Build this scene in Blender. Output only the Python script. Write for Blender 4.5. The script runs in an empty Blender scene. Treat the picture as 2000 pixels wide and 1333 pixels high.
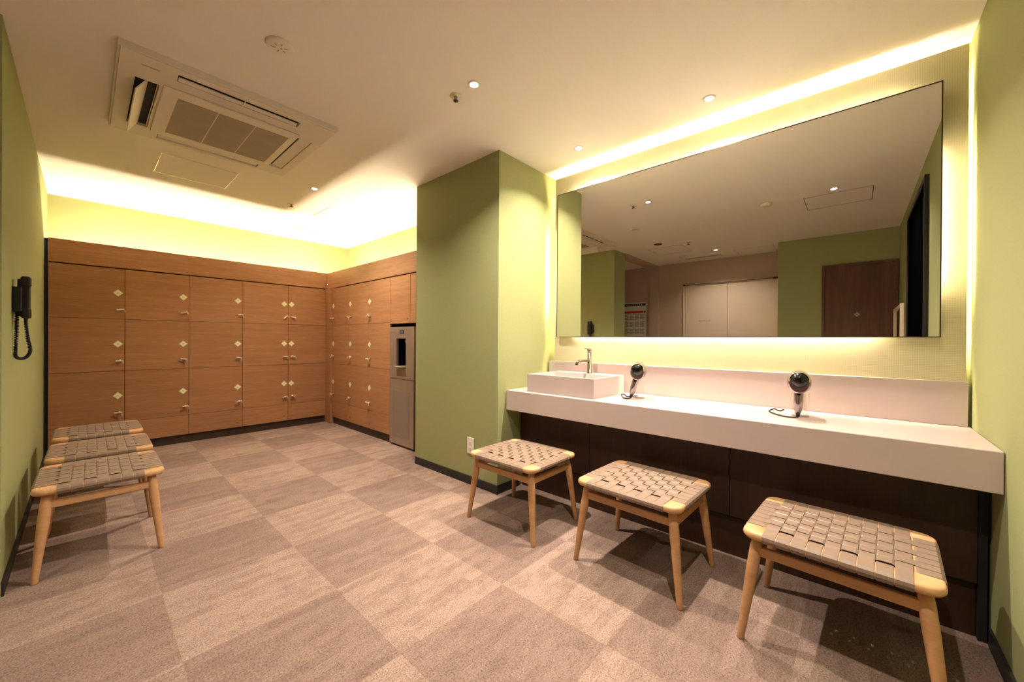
import bpy, bmesh, math, random
from mathutils import Vector, Matrix

random.seed(7)
SC = bpy.context.scene
COL = SC.collection
PI = math.pi

# ------------------------------------------------------------------ camera, world, exposure
H = 2.40
F_PX, YAW, PITCH, ROLL, EYE = 748.9977, 0.8406, -0.0031, 0.0069, 1.0783
cam_d = bpy.data.cameras.new('camera')
cam_d.sensor_width = 36.0
cam_d.lens = F_PX / 2000.0 * 36.0
cam_d.clip_start = 0.02
cam = bpy.data.objects.new('camera', cam_d)
COL.objects.link(cam)
fw0 = Vector((math.sin(YAW), math.cos(YAW), 0))
rt0 = Vector((math.cos(YAW), -math.sin(YAW), 0))
up0 = Vector((0, 0, 1))
fw = fw0 * math.cos(PITCH) + up0 * math.sin(PITCH)
upp = up0 * math.cos(PITCH) - fw0 * math.sin(PITCH)
rt = rt0 * math.cos(ROLL) + upp * math.sin(ROLL)
up = upp * math.cos(ROLL) - rt0 * math.sin(ROLL)
cam.matrix_world = Matrix(((rt.x, up.x, -fw.x, 0), (rt.y, up.y, -fw.y, 0), (rt.z, up.z, -fw.z, EYE), (0, 0, 0, 1)))
SC.camera = cam

world = bpy.data.worlds.new('world')
SC.world = world
world.use_nodes = True
world.node_tree.nodes['Background'].inputs[0].default_value = (0.02, 0.017, 0.012, 1)
world.node_tree.nodes['Background'].inputs[1].default_value = 0.3

SC.view_settings.view_transform = 'Standard'
SC.view_settings.look = 'None'
SC.view_settings.gamma = 1.0
SC.view_settings.use_curve_mapping = False
SC.view_settings.exposure = 1.74
SC.cycles.max_bounces = 10
SC.cycles.diffuse_bounces = 6
SC.cycles.glossy_bounces = 6

DOWN_W = 8.4                       # each ceiling downlight
DOWN_RGB = (1.0, 0.84, 0.71)
LED_RGB = (1.0, 0.785, 0.55)
COVE_E = 104.0                       # strips on top of the lockers
SLOT_E = 40.0                       # strips behind the vanity panel
MIRROR_E = 108.0                     # strips behind the mirror

# ------------------------------------------------------------------ materials
def srgb(r, g, b):
    f = lambda c: c / 12.92 if c <= 0.04045 else ((c + 0.055) / 1.055) ** 2.4
    return (f(r), f(g), f(b), 1.0)

class NT:
    def __init__(s, name):
        s.m = bpy.data.materials.new(name); s.m.use_nodes = True
        s.t = s.m.node_tree; s.n = s.t.nodes; s.bsdf = s.n['Principled BSDF']
    def node(s, kind, **kw):
        nd = s.n.new(kind)
        for k, v in kw.items():
            if k in nd.inputs: nd.inputs[k].default_value = v
            else: setattr(nd, k, v)
        return nd
    def link(s, a, b): s.t.links.new(a, b)
    def pos(s, scale):
        g = s.node('ShaderNodeNewGeometry'); m = s.node('ShaderNodeMapping')
        m.inputs['Scale'].default_value = scale
        s.link(g.outputs['Position'], m.inputs['Vector']); return m.outputs['Vector']
    def obj(s, scale):
        g = s.node('ShaderNodeTexCoord'); m = s.node('ShaderNodeMapping')
        m.inputs['Scale'].default_value = scale
        s.link(g.outputs['Object'], m.inputs['Vector']); return m.outputs['Vector']
    def noise(s, vec, scale, detail=3, rough=0.55):
        nd = s.node('ShaderNodeTexNoise', Scale=scale, Detail=detail, Roughness=rough)
        s.link(vec, nd.inputs['Vector']); return nd.outputs['Fac']
    def ramp(s, fac, stops):
        r = s.node('ShaderNodeValToRGB'); e = r.color_ramp.elements
        while len(e) < len(stops): e.new(0.5)
        for i, (p, c) in enumerate(stops): e[i].position = p; e[i].color = c
        s.link(fac, r.inputs['Fac']); return r.outputs['Color']
    def mix(s, fac, a, b, blend='MIX'):
        nd = s.node('ShaderNodeMix', data_type='RGBA', blend_type=blend)
        for sock, v in ((nd.inputs['Factor'], fac), (nd.inputs['A'], a), (nd.inputs['B'], b)): pass
        ins = [i for i in nd.inputs if i.type == 'RGBA']; fin = nd.inputs[0]
        if isinstance(fac, (int, float)): fin.default_value = fac
        else: s.link(fac, fin)
        for sock, v in zip(ins, (a, b)):
            if isinstance(v, tuple): sock.default_value = v
            else: s.link(v, sock)
        return [o for o in nd.outputs if o.type == 'RGBA'][0]
    def bump(s, h, strength, dist=0.002):
        b = s.node('ShaderNodeBump', Strength=strength, Distance=dist)
        s.link(h, b.inputs['Height']); s.link(b.outputs['Normal'], s.bsdf.inputs['Normal'])
    def base(s, c):
        if isinstance(c, tuple): s.bsdf.inputs['Base Color'].default_value = c
        else: s.link(c, s.bsdf.inputs['Base Color'])
    def set(s, **kw):
        for k, v in kw.items(): s.bsdf.inputs[k.replace('_', ' ')].default_value = v
        return s

def plain(name, c, rough=0.5, metal=0.0, spec=0.5, var=0.0):
    t = NT(name); t.set(Roughness=rough, Metallic=metal)
    t.bsdf.inputs['Specular IOR Level'].default_value = spec
    if var:
        f = t.noise(t.pos((1, 1, 1)), 9.0, 4)
        lo = tuple(x * (1 - var) for x in c[:3]) + (1,); hi = tuple(min(1, x * (1 + var)) for x in c[:3]) + (1,)
        t.base(t.ramp(f, [(0.3, lo), (0.7, hi)]))
    else: t.base(c)
    return t.m

def wallpaper(name, c, fine=420.0, strength=0.25, var=0.06):
    t = NT(name); t.set(Roughness=0.85); t.bsdf.inputs['Specular IOR Level'].default_value = 0.2
    v = t.pos((1, 1, 0.35))
    f = t.noise(v, fine, 2, 0.6)
    lo = tuple(x * (1 - var) for x in c[:3]) + (1,); hi = tuple(min(1, x * (1 + var)) for x in c[:3]) + (1,)
    t.base(t.ramp(f, [(0.3, lo), (0.7, hi)]))
    t.bump(f, strength, 0.0012)
    return t.m

def cloth(name, c):
    t = NT(name); t.set(Roughness=0.85); t.bsdf.inputs['Specular IOR Level'].default_value = 0.15
    w1 = t.node('ShaderNodeTexWave', Scale=42.0, Distortion=0.6, Detail=1.0); w1.bands_direction = 'Y'
    w2 = t.node('ShaderNodeTexWave', Scale=42.0, Distortion=0.6, Detail=1.0); w2.bands_direction = 'Z'
    p = t.pos((1, 1, 1)); t.link(p, w1.inputs['Vector']); t.link(p, w2.inputs['Vector'])
    a = t.node('ShaderNodeMath', operation='MULTIPLY')
    t.link(w1.outputs['Fac'], a.inputs[0]); t.link(w2.outputs['Fac'], a.inputs[1])
    lo = tuple(x * 0.86 for x in c[:3]) + (1,)
    t.base(t.ramp(a.outputs[0], [(0.0, lo), (0.8, c)]))
    t.bump(a.outputs[0], 0.25, 0.001)
    return t.m

def wood(name, c1, c2, scale, rough=0.42, grain=1.0, world_space=True, var=0.10):
    t = NT(name); t.set(Roughness=rough); t.bsdf.inputs['Specular IOR Level'].default_value = 0.35
    v = t.pos(scale) if world_space else t.obj(scale)
    f = t.noise(v, 1.0, 6, 0.62)
    f2 = t.noise(v, 6.0, 4, 0.6)
    c = t.ramp(f, [(0.28, c1), (0.72, c2)])
    d = t.ramp(f2, [(0.35, (0.82, 0.80, 0.78, 1)), (0.65, (1, 1, 1, 1))])
    c = t.mix(grain, c, d, 'MULTIPLY')
    oi = t.node('ShaderNodeObjectInfo')
    r = t.ramp(oi.outputs['Random'], [(0.0, (1 - var, 1 - var, 1 - var, 1)), (1.0, (1, 1, 1, 1))])
    t.base(t.mix(1.0, c, r, 'MULTIPLY'))
    t.bump(f2, 0.08, 0.0006)
    return t.m

def carpet(name, c1, c2):
    t = NT(name); t.set(Roughness=1.0); t.bsdf.inputs['Specular IOR Level'].default_value = 0.05
    # streaky, blocky tufting that runs across the room
    blk = t.node('ShaderNodeTexBrick', Scale=1.0)
    blk.inputs['Color1'].default_value = (0.25, 0.25, 0.25, 1); blk.inputs['Color2'].default_value = (0.75, 0.75, 0.75, 1)
    blk.inputs['Mortar Size'].default_value = 0.0; blk.inputs['Brick Width'].default_value = 0.23
    blk.inputs['Row Height'].default_value = 0.041; blk.inputs['Bias'].default_value = -0.1
    t.link(t.pos((1, 1, 1)), blk.inputs['Vector'])
    st = t.noise(t.pos((9.0, 19.0, 1)), 1.0, 8, 0.78)
    sp = t.noise(t.pos((1, 1, 1)), 160.0, 4, 0.85)
    m = t.mix(0.74, blk.outputs['Color'], st)
    c = t.ramp(m, [(0.38, c1), (0.56, c2)])
    s = t.ramp(sp, [(0.34, (0.42, 0.40, 0.38, 1)), (0.5, (0.98, 0.98, 0.98, 1)), (0.66, (1.45, 1.45, 1.45, 1))])
    t.base(t.mix(1.0, c, s, 'MULTIPLY'))
    t.bump(sp, 0.6, 0.004)
    return t.m

def emit(name, c, e):
    t = NT(name); t.base((0.8, 0.8, 0.8, 1))
    t.bsdf.inputs['Emission Color'].default_value = tuple(c[:3]) + (1,)
    t.bsdf.inputs['Emission Strength'].default_value = e
    return t.m

GREEN = srgb(0.592, 0.612, 0.425)
M = dict(
    green=wallpaper('green_wallpaper', GREEN),
    beige=wallpaper('beige_wallpaper', srgb(0.72, 0.635, 0.56)),
    ceil=wallpaper('ceiling_wallpaper', srgb(0.92, 0.90, 0.865), 260.0, 0.10, 0.02),
    panel=cloth('vanity_cloth', srgb(0.82, 0.80, 0.66)),
    floor=plain('floor_screed', srgb(0.35, 0.33, 0.31), 0.9),
    carpet_d=carpet('carpet_dark', srgb(0.492, 0.416, 0.378), srgb(0.553, 0.472, 0.427)),
    carpet_l=carpet('carpet_light', srgb(0.535, 0.455, 0.408), srgb(0.622, 0.540, 0.485)),
    black=plain('black_vinyl', srgb(0.13, 0.125, 0.12), 0.5, var=0.1),
    lockx=wood('locker_wood_across', srgb(0.635, 0.455, 0.315), srgb(0.71, 0.525, 0.37), (1.3, 1, 26)),
    locky=wood('locker_wood_side', srgb(0.635, 0.455, 0.315), srgb(0.71, 0.525, 0.37), (1, 1.3, 26)),
    plinth=plain('dark_plinth', srgb(0.22, 0.16, 0.12), 0.5, var=0.1),
    darkgap=plain('dark_carcass', srgb(0.20, 0.12, 0.08), 0.7),
    darkwood=wood('dark_vanity_wood', srgb(0.20, 0.125, 0.085), srgb(0.26, 0.165, 0.115), (14, 14, 1.2), 0.45),
    doorwood=wood('door_wood', srgb(0.33, 0.215, 0.15), srgb(0.43, 0.29, 0.20), (10, 10, 0.7), 0.5),
    beech=wood('beech', srgb(0.72, 0.545, 0.37), srgb(0.80, 0.62, 0.44), (7, 7, 30), 0.42, 0.5, False),
    beech_top=wood('beech_top', srgb(0.77, 0.60, 0.42), srgb(0.85, 0.68, 0.49), (30, 5, 20), 0.40, 0.5, False),
    strap=plain('taupe_strap', srgb(0.525, 0.45, 0.385), 0.42, 0, 0.45, 0.05), strap_edge=plain('strap_cut_edge_shade', srgb(0.24, 0.18, 0.14), 0.7),  # dark cut edges, whose colour also paints the shade lines between straps
    stone=plain('white_stone', srgb(0.735, 0.68, 0.66), 0.28, 0, 0.5, 0.015),
    white=plain('white_plastic', srgb(0.88, 0.86, 0.82), 0.4, var=0.015),
    acwhite=plain('ac_plastic', srgb(0.86, 0.83, 0.78), 0.45, var=0.015),
    acmesh=plain('ac_filter_mesh', srgb(0.60, 0.55, 0.49), 0.6, var=0.05),
    dark=plain('dark_void', srgb(0.05, 0.045, 0.04), 0.7),
    steel=plain('brushed_steel', srgb(0.68, 0.625, 0.565), 0.40, 0.65, var=0.04),
    chrome=plain('chrome', srgb(0.86, 0.84, 0.82), 0.09, 1.0),
    nickel=plain('nickel', srgb(0.92, 0.89, 0.86), 0.35, 0.55),
    blackgloss=plain('black_gloss', srgb(0.06, 0.055, 0.055), 0.16),
    blackmat=plain('black_plastic', srgb(0.075, 0.07, 0.07), 0.45),
    dryer=plain('dryer_grey', srgb(0.62, 0.56, 0.57), 0.15, 0.85), faucet=plain('faucet_chrome', srgb(0.55, 0.52, 0.50), 0.1, 1.0),
    plate=plain('plate_yellow', srgb(0.82, 0.82, 0.60), 0.5, var=0.02),
    plate2=plain('plate_pale', srgb(0.93, 0.92, 0.80), 0.5),
    plateink=plain('plate_ink', srgb(0.66, 0.68, 0.46), 0.5),
    beigedoor=plain('beige_door', srgb(0.82, 0.75, 0.67), 0.5, var=0.02),
    paper=plain('poster_paper', srgb(0.85, 0.83, 0.80), 0.7, var=0.03),
    red=plain('poster_red', srgb(0.80, 0.12, 0.16), 0.6),
    ink=plain('poster_black', srgb(0.12, 0.11, 0.11), 0.6),
    grey=plain('poster_grey', srgb(0.62, 0.60, 0.58), 0.6),
    alu=plain('aluminium', srgb(0.80, 0.78, 0.74), 0.3, 0.9),
    detector=plain('detector_plastic', srgb(0.86, 0.83, 0.74), 0.45),
    blackdoor=plain('black_door', srgb(0.02, 0.02, 0.02), 0.8, 0, 0.0),
    cove=emit('cove_led', LED_RGB, COVE_E),
    slot=emit('slot_led', LED_RGB, SLOT_E),
    mled=emit('mirror_led', LED_RGB, MIRROR_E),
    lens=emit('downlight_lens', (1, 0.93, 0.82), 30.0),
)
t = NT('mirror_silver'); t.base((0.80, 0.80, 0.765, 1)); t.set(Metallic=1.0, Roughness=0.0); M['mirror'] = t.m
t = NT('clear_acrylic'); out = t.n['Material Output']
tr = t.node('ShaderNodeBsdfTransparent'); gl = t.node('ShaderNodeBsdfGlossy', Roughness=0.03); lw = t.node('ShaderNodeLayerWeight', Blend=0.25); fr = t.node('ShaderNodeMath', operation='MULTIPLY'); fr.inputs[1].default_value = 0.45; t.link(lw.outputs['Facing'], fr.inputs[0]); mx = t.node('ShaderNodeMixShader')
tr.inputs['Color'].default_value = (0.97, 0.97, 0.97, 1)
t.link(fr.outputs[0], mx.inputs[0]); t.link(tr.outputs[0], mx.inputs[1]); t.link(gl.outputs[0], mx.inputs[2]); t.link(mx.outputs[0], out.inputs['Surface'])
M['acrylic'] = t.m

# ------------------------------------------------------------------ mesh helpers
class MB:
    def __init__(s): s.bm = bmesh.new(); s.mi = 0
    def _faces(s, fs):
        for f in fs: f.material_index = s.mi
    def box(s, x0, x1, y0, y1, z0, z1, bev=0.0, seg=1):
        b = bmesh.new()
        v = [b.verts.new(p) for p in ((x0, y0, z0), (x1, y0, z0), (x1, y1, z0), (x0, y1, z0), (x0, y0, z1), (x1, y0, z1), (x1, y1, z1), (x0, y1, z1))]
        for q in ((3, 2, 1, 0), (4, 5, 6, 7), (0, 1, 5, 4), (1, 2, 6, 5), (2, 3, 7, 6), (3, 0, 4, 7)): b.faces.new([v[i] for i in q])
        if bev: bmesh.ops.bevel(b, geom=b.edges[:], offset=bev, segments=seg, profile=0.5, affect='EDGES')
        s.merge(b); return s
    def merge(s, b, mat=None):
        if mat is not None: b.transform(mat)
        mp = {}
        for v in b.verts: mp[v] = s.bm.verts.new(v.co)
        for f in b.faces:
            try: nf = s.bm.faces.new([mp[v] for v in f.verts]); nf.material_index = s.mi; nf.smooth = f.smooth
            except ValueError: pass
        b.free()
    def prism(s, pts, axis, a, b):
        """polygon pts in the two other axes, extruded along axis from a to b"""
        def P(p, w):
            return {0: (w, p[0], p[1]), 1: (p[0], w, p[1]), 2: (p[0], p[1], w)}[axis]
        v0 = [s.bm.verts.new(P(p, a)) for p in pts]; v1 = [s.bm.verts.new(P(p, b)) for p in pts]
        fs = [s.bm.faces.new(v0), s.bm.faces.new(v1[::-1])]
        n = len(pts)
        for i in range(n): fs.append(s.bm.faces.new((v0[i], v1[i], v1[(i + 1) % n], v0[(i + 1) % n])))
        s._faces(fs); return s
    def lathe(s, prof, origin, axis, seg=24, smooth=True, cap=True):
        """prof: list of (distance along axis, radius)"""
        a = Vector(axis).normalized()
        u = a.orthogonal().normalized(); w = a.cross(u); o = Vector(origin)
        rings = []
        for d, r in prof:
            if r < 1e-6: rings.append([s.bm.verts.new(o + a * d)])
            else: rings.append([s.bm.verts.new(o + a * d + (u * math.cos(2 * PI * k / seg) + w * math.sin(2 * PI * k / seg)) * r) for k in range(seg)])
        fs = []
        for A, B in zip(rings, rings[1:]):
            for k in range(seg):
                k2 = (k + 1) % seg
                if len(A) == 1 and len(B) == 1: continue
                if len(A) == 1: fs.append(s.bm.faces.new((A[0], B[k2], B[k])))
                elif len(B) == 1: fs.append(s.bm.faces.new((A[k], A[k2], B[0])))
                else: fs.append(s.bm.faces.new((A[k], A[k2], B[k2], B[k])))
        if cap and len(rings[0]) > 1: fs.append(s.bm.faces.new(rings[0][::-1]))
        if cap and len(rings[-1]) > 1: fs.append(s.bm.faces.new(rings[-1]))
        s._faces(fs)
        for f in fs: f.smooth = smooth and len(f.verts) < 6
        return s
    def cyl(s, p0, p1, r0, r1=None, seg=20):
        p0, p1 = Vector(p0), Vector(p1); r1 = r0 if r1 is None else r1
        return s.lathe([(0, r0), ((p1 - p0).length, r1)], p0, p1 - p0, seg)
    def tube(s, pts, r, seg=8, cap=True):
        pts = [Vector(p) for p in pts]; rings = []; prev = None
        rr = r if isinstance(r, (list, tuple)) else [r] * len(pts)
        for i, p in enumerate(pts):
            d = (pts[min(i + 1, len(pts) - 1)] - pts[max(i - 1, 0)]).normalized()
            u = d.orthogonal().normalized() if prev is None else (prev - d * prev.dot(d)).normalized()
            prev = u; w = d.cross(u)
            rings.append([s.bm.verts.new(p + (u * math.cos(2 * PI * k / seg) + w * math.sin(2 * PI * k / seg)) * rr[i]) for k in range(seg)])
        fs = []
        for A, B in zip(rings, rings[1:]):
            for k in range(seg): fs.append(s.bm.faces.new((A[k], A[(k + 1) % seg], B[(k + 1) % seg], B[k])))
        for f in fs: f.smooth = True
        if cap: fs += [s.bm.faces.new(rings[0][::-1]), s.bm.faces.new(rings[-1])]
        s._faces(fs); return s
    def mesh(s, name, mats):
        me = bpy.data.meshes.new(name)
        bmesh.ops.recalc_face_normals(s.bm, faces=s.bm.faces[:])
        s.bm.to_mesh(me); s.bm.free()
        for m in (mats if isinstance(mats, (list, tuple)) else [mats]): me.materials.append(M[m] if isinstance(m, str) else m)
        return me
    def build(s, name, mats, parent=None, loc=None):
        return put(name, s.mesh(name, mats), parent, loc)

def put(name, me, parent=None, loc=None, rot=None):
    o = bpy.data.objects.new(name, me); COL.objects.link(o)
    if parent is not None: o.parent = parent
    if loc is not None: o.location = loc
    if rot is not None: o.rotation_euler = rot
    return o

def tag(o, label, cat, group=None):
    o['label'] = label; o['category'] = cat
    if group: o['group'] = group
    return o

def thing(name, label, cat, loc=(0, 0, 0), rz=0.0, group=None):
    o = bpy.data.objects.new(name, None); COL.objects.link(o)
    o.location = loc; o.rotation_euler = (0, 0, rz); o.empty_display_size = 0.1
    return tag(o, label, cat, group)

def struct(o, label=None):
    o['kind'] = 'structure'
    if label: o['label'] = label; o['category'] = label.split()[-1] if False else o.name.split('_')[0].split('.')[0]
    return o

def smooth_path(pts, n=6):
    """Catmull-Rom through the points"""
    P = [Vector(p) for p in pts]; out = []
    for i in range(len(P) - 1):
        a = P[max(i - 1, 0)]; b = P[i]; c = P[i + 1]; d = P[min(i + 2, len(P) - 1)]
        for k in range(n):
            t = k / n
            out.append(0.5 * ((2 * b) + (c - a) * t + (2 * a - 5 * b + 4 * c - d) * t * t + (3 * b - a - 3 * c + d) * t ** 3))
    out.append(P[-1]); return out

# ------------------------------------------------------------------ room dimensions (metres, floor at z = 0)
XL, XCOL, YC, YF = -0.226, 1.925, 1.853, 2.842
YR, XPAN, XBACK = -0.369, 2.520, 2.600
YL, XLK, YW, XW = 5.105, 2.109, 5.562, 2.5845
XG, XB = -1.245, -1.850
YEND = 2.620

# ------------------------------------------------------------------ structure
floor = struct(MB().box(XB - 0.1, 2.70, YR - 0.1, 5.66, -0.10, -0.006).build('floor', 'floor'), 'streaked taupe and sand carpet tile floor laid in a checkerboard')
GX, GY, PX_, PY_ = 0.7275, 2.160, 0.5055, 0.5040
def tile_mesh(w, d, mat):
    m = MB(); e = 0.0; b = 0.0015
    o = [(e, e), (w - e, e), (w - e, d - e), (e, d - e)]
    i = [(e + b, e + b), (w - e - b, e + b), (w - e - b, d - e - b), (e + b, d - e - b)]
    B = [m.bm.verts.new((x, y, -0.006)) for x, y in o]
    O = [m.bm.verts.new((x, y, -0.00015)) for x, y in o]
    I = [m.bm.verts.new((x, y, 0.0)) for x, y in i]
    for k in range(4):
        k2 = (k + 1) % 4
        m.bm.faces.new((B[k], B[k2], O[k2], O[k])); m.bm.faces.new((O[k], O[k2], I[k2], I[k]))
    m.bm.faces.new(I)
    return m.mesh('carpet_tile', mat)
cache = {}
for i in range(-6, 5):
    for j in range(-6, 8):
        x0, x1 = GX + i * PX_, GX + (i + 1) * PX_
        y0, y1 = GY + j * PY_, GY + (j + 1) * PY_
        x0, x1 = max(x0, XB), min(x1, 2.30); y0, y1 = max(y0, YR), min(y1, YL + 0.08)
        if x1 - x0 < 0.02 or y1 - y0 < 0.02: continue
        if x1 <= XL - 0.34 and y0 > 3.6: continue
        if x0 >= XCOL + 0.3 and y0 > YC: continue
        if x1 < XG and y1 < 0.70: continue
        dark = (i + j) % 2 == 1
        key = (round(x1 - x0, 4), round(y1 - y0, 4), dark)
        if key not in cache: cache[key] = tile_mesh(key[0], key[1], 'carpet_d' if dark else 'carpet_l')
        put('carpet_tile', cache[key], floor, (x0, y0, 0))

ceiling = struct(MB().box(XB - 0.1, 2.70, YR - 0.1, 5.66, H, H + 0.1).build('ceiling', 'ceil'), 'warm white flat ceiling over the whole room')
def wall(name, x0, x1, y0, y1, mat, label, z0=0.0, z1=H):
    return struct(MB().box(x0, x1, y0, y1, z0, z1).build(name, mat), label)
wall('wall_left', XL - 0.34, XL, YEND, YW, 'green', 'green papered wall with the black handset, left of the lockers')
wall('wall_back', XL - 0.34, XW + 0.1, YW, YW + 0.098, 'green', 'green papered wall behind the long row of lockers, lit by the cove')
wall('wall_lockers', XW, XW + 0.1, YF, YW, 'green', 'green papered wall behind the short row of lockers')
wall('wall_column', XCOL, 2.695, YC, YF, 'green', 'square green papered column between lockers and vanity')
wall('wall_vanity', XBACK, 2.695, YR, YC, 'green', 'green backing wall hidden behind the vanity panel')
wall('wall_right', XG - 0.6, 2.695, YR - 0.098, YR, 'green', 'green papered wall at the right end of the vanity counter')
wall('wall_entrance', XB - 0.098, XG, YR, 0.775, 'green', 'green wall around the wooden door, seen in the mirror')
wall('wall_rear', XB - 0.098, XB, 0.775, 3.60, 'beige', 'beige wall with white double doors, seen in the mirror')
wall('wall_passage', XB - 0.098, XL - 0.34, 3.60, 3.698, 'beige', 'beige wall closing the passage beside the green wall')
struct(MB().box(XB, XB + 0.05, 2.58, 2.74, 0, H - 0.05).build('trim_1', 'beige'), 'beige pilaster on the rear wall beside the poster')
struct(MB().box(XB, XL - 0.34, 2.60, 2.74, H - 0.05, H).build('trim_2', 'beige'), 'shallow beige beam across the passage ceiling')

BH, BT = 0.062, 0.008
def base(name, segs, label):
    m = MB()
    for s in segs: m.box(*s, 0.0, BH, 0.001)
    return struct(m.build(name, 'black'), label)
base('baseboard_left', [(XL, XL + BT, YEND, YL)], 'thin black vinyl skirting along the left green wall')
base('baseboard_column', [(XCOL - BT, XCOL, YC - BT, YF)], 'thin black vinyl skirting along the front of the green column')
base('baseboard_column_side', [(XCOL, 2.155, YC - BT, YC)], 'thin black vinyl skirting on the vanity side of the green column')
base('baseboard_right', [(1.20, 2.155, YR, YR + BT)], 'thin black vinyl skirting along the right green wall')
base('baseboard_entrance', [(XG, XG + BT, 0.40, 0.775)], 'thin black vinyl skirting under the green wall by the wooden door')

# fabric-covered panel around the mirror, standing clear of the walls
PYL, PYR, PZT, PZB = 1.797, -0.354, 2.361, 0.58
struct(MB().box(XPAN, XPAN + 0.015, PYR, PYL, PZB, PZT).build('wall_vanity_panel', 'panel'), 'pale yellow-green woven wall panel with light glowing around its edges')
m = MB().box(XPAN + 0.015, XBACK, 0.0, 1.45, 1.2, 1.26).box(XPAN + 0.015, XBACK, 0.0, 1.45, 1.9, 1.96)
m.build('panel_batten', 'darkgap', bpy.data.objects['wall_vanity_panel'])

# ------------------------------------------------------------------ light strips
def strip(name, seg, mat, label):
    return tag(MB().box(*seg).build(name, mat), label, 'light strip', 'hidden light strips')
strip('led_strip', (XL + 0.02, 2.30, 5.294, 5.306, 1.800, 1.812), 'cove', 'light strip lying behind the fascia of the long locker row')
strip('led_strip', (2.294, 2.306, 2.90, 5.25, 1.800, 1.812), 'cove', 'light strip lying behind the fascia of the short locker row')
strip('led_strip', (XPAN + 0.022, XPAN + 0.030, PYR + 0.01, PYL - 0.01, PZT - 0.10, PZT - 0.092), 'slot', 'light strip behind the top edge of the vanity panel')
strip('led_strip', (XPAN + 0.022, XPAN + 0.030, PYL - 0.12, PYL - 0.112, 0.98, 2.26), 'slot', 'light strip behind the vanity panel edge beside the column')
strip('led_strip', (XPAN + 0.022, XPAN + 0.030, PYR + 0.045, PYR + 0.053, 1.00, 2.22), 'slot', 'light strip behind the vanity panel edge beside the right wall')

# ------------------------------------------------------------------ mirror
MX, MYL, MYR, MZB, MZT = 2.462, 1.7385, -0.274, 1.1015, 2.208
t = thing('wall_mirror', 'large rectangular wall mirror with a thin dark edge and backlight above the counter', 'mirror', (0, 0, 0))
MB().box(MX, MX + 0.005, MYR + 0.004, MYL - 0.004, MZB + 0.004, MZT - 0.004).build('glass', 'mirror', t)
m = MB(); fw_ = 0.004
for a in ((MYR, MYL, MZT - fw_, MZT), (MYR, MYL, MZB, MZB + fw_), (MYR, MYR + fw_, MZB + fw_, MZT - fw_), (MYL - fw_, MYL, MZB + fw_, MZT - fw_)):
    m.box(MX - 0.002, MX + 0.034, *a)
m.build('edge_frame', plain('dark_bronze', srgb(0.25, 0.20, 0.13), 0.35, 0.7), t)
MB().box(MX + 0.006, MX + 0.012, MYR + 0.005, MYL - 0.005, MZB + 0.005, MZT - 0.005).build('backing_board', 'blackmat', t)
IN = 0.055
MB().box(MX + 0.012, XPAN, MYR + IN, MYL - IN, MZB + IN, MZT - IN).build('mounting_box', 'white', t)
for seg in ((MYR + 0.12, MYL - 0.10, MZT - IN, MZT - IN + 0.006), (MYR + 0.20, MYL - 0.15, MZB + IN - 0.006, MZB + IN),
            (MYR + IN - 0.006, MYR + IN, MZB + 0.22, MZT - 0.30), (MYL - IN, MYL - IN + 0.006, MZB + 0.18, MZT - 0.30)):
    MB().box(XPAN - 0.016, XPAN - 0.006, *seg).build('backlight_strip', 'mled', t)

# ------------------------------------------------------------------ downlights
def downlight(x, y, label, w=DOWN_W):
    o = thing('downlight', label, 'downlight', (x, y, H), 0, 'small recessed downlights')
    MB().lathe([(-0.003, 0.021), (-0.003, 0.031), (0.0, 0.033), (0.0, 0.021), (-0.003, 0.021)], (0, 0, 0), (0, 0, 1), 28, True, False).build('trim_ring', 'white', o)
    MB().lathe([(-0.002, 0.0), (-0.002, 0.0205), (0.0, 0.0205)], (0, 0, 0), (0, 0, 1), 24).build('lens', 'lens', o)
    ld = bpy.data.lights.new('downlight_lamp', 'AREA'); ld.shape = 'DISK'; ld.size = 0.040; ld.energy = w
    ld.color = DOWN_RGB; ld.spread = math.radians(130)
    lo = bpy.data.objects.new('downlight_lamp', ld); COL.objects.link(lo); lo.parent = o; lo.location = (0, 0, -0.006)
downlight(1.345, 1.480, 'downlight in mid ceiling in front of the green column')
downlight(2.265, 0.602, 'downlight over the counter nearest the right wall')
downlight(2.265, 1.427, 'downlight over the basin beside the green column', DOWN_W * 0.8)
downlight(1.353, 3.560, 'downlight between the air conditioner and the short locker row', DOWN_W)
downlight(0.619, 0.147, 'downlight seen in the mirror beside the ceiling hatch', DOWN_W * 0.75)
downlight(-1.178, 1.517, 'downlight seen in the mirror in front of the double doors', DOWN_W * 0.4)

# ------------------------------------------------------------------ lockers
ZG, ZT_F = 1.7225, 1.9223
ROWS = [(1.2475, 1.7110), (0.7640, 1.2445), (0.2870, 0.7610)]
ZTOE, ZBOT = 0.088, 0.284
# meshes are built facing -Y with the hinge frame origin at the door's lower left corner; thickness backwards (+Y)
def door_mesh(w, h, mat, name='door'):
    return MB().box(0.0015, w - 0.0015, 0.0, 0.018, 0.0, h, 0.001).mesh(name, mat)
def plate_mesh():
    m = MB(); a = 0.034
    m.prism([(-a, 0), (0, -a), (a, 0), (0, a)], 1, -0.003, 0)
    m.mi = 1; b = 0.0135
    for cx, cz in ((-b, 0), (b, 0), (0, b), (0, -b)):
        q = 0.0115; m.prism([(cx - q, cz), (cx, cz - q), (cx + q, cz), (cx, cz + q)], 1, -0.0036, -0.003)
    m.mi = 2
    for dx in (-0.006, 0.0, 0.006): m.box(dx - 0.0011, dx + 0.0011, -0.0040, -0.0036, -0.007, 0.007)
    return m.mesh('number_plate', ['plate', 'plate2', 'plateink'])
def lock_mesh():
    return MB().lathe([(0, 0.013), (0.004, 0.013), (0.006, 0.010), (0.014, 0.009), (0.014, 0.0)], (0, 0, 0), (0, -1, 0), 16).mesh('lock', 'chrome')
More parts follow.
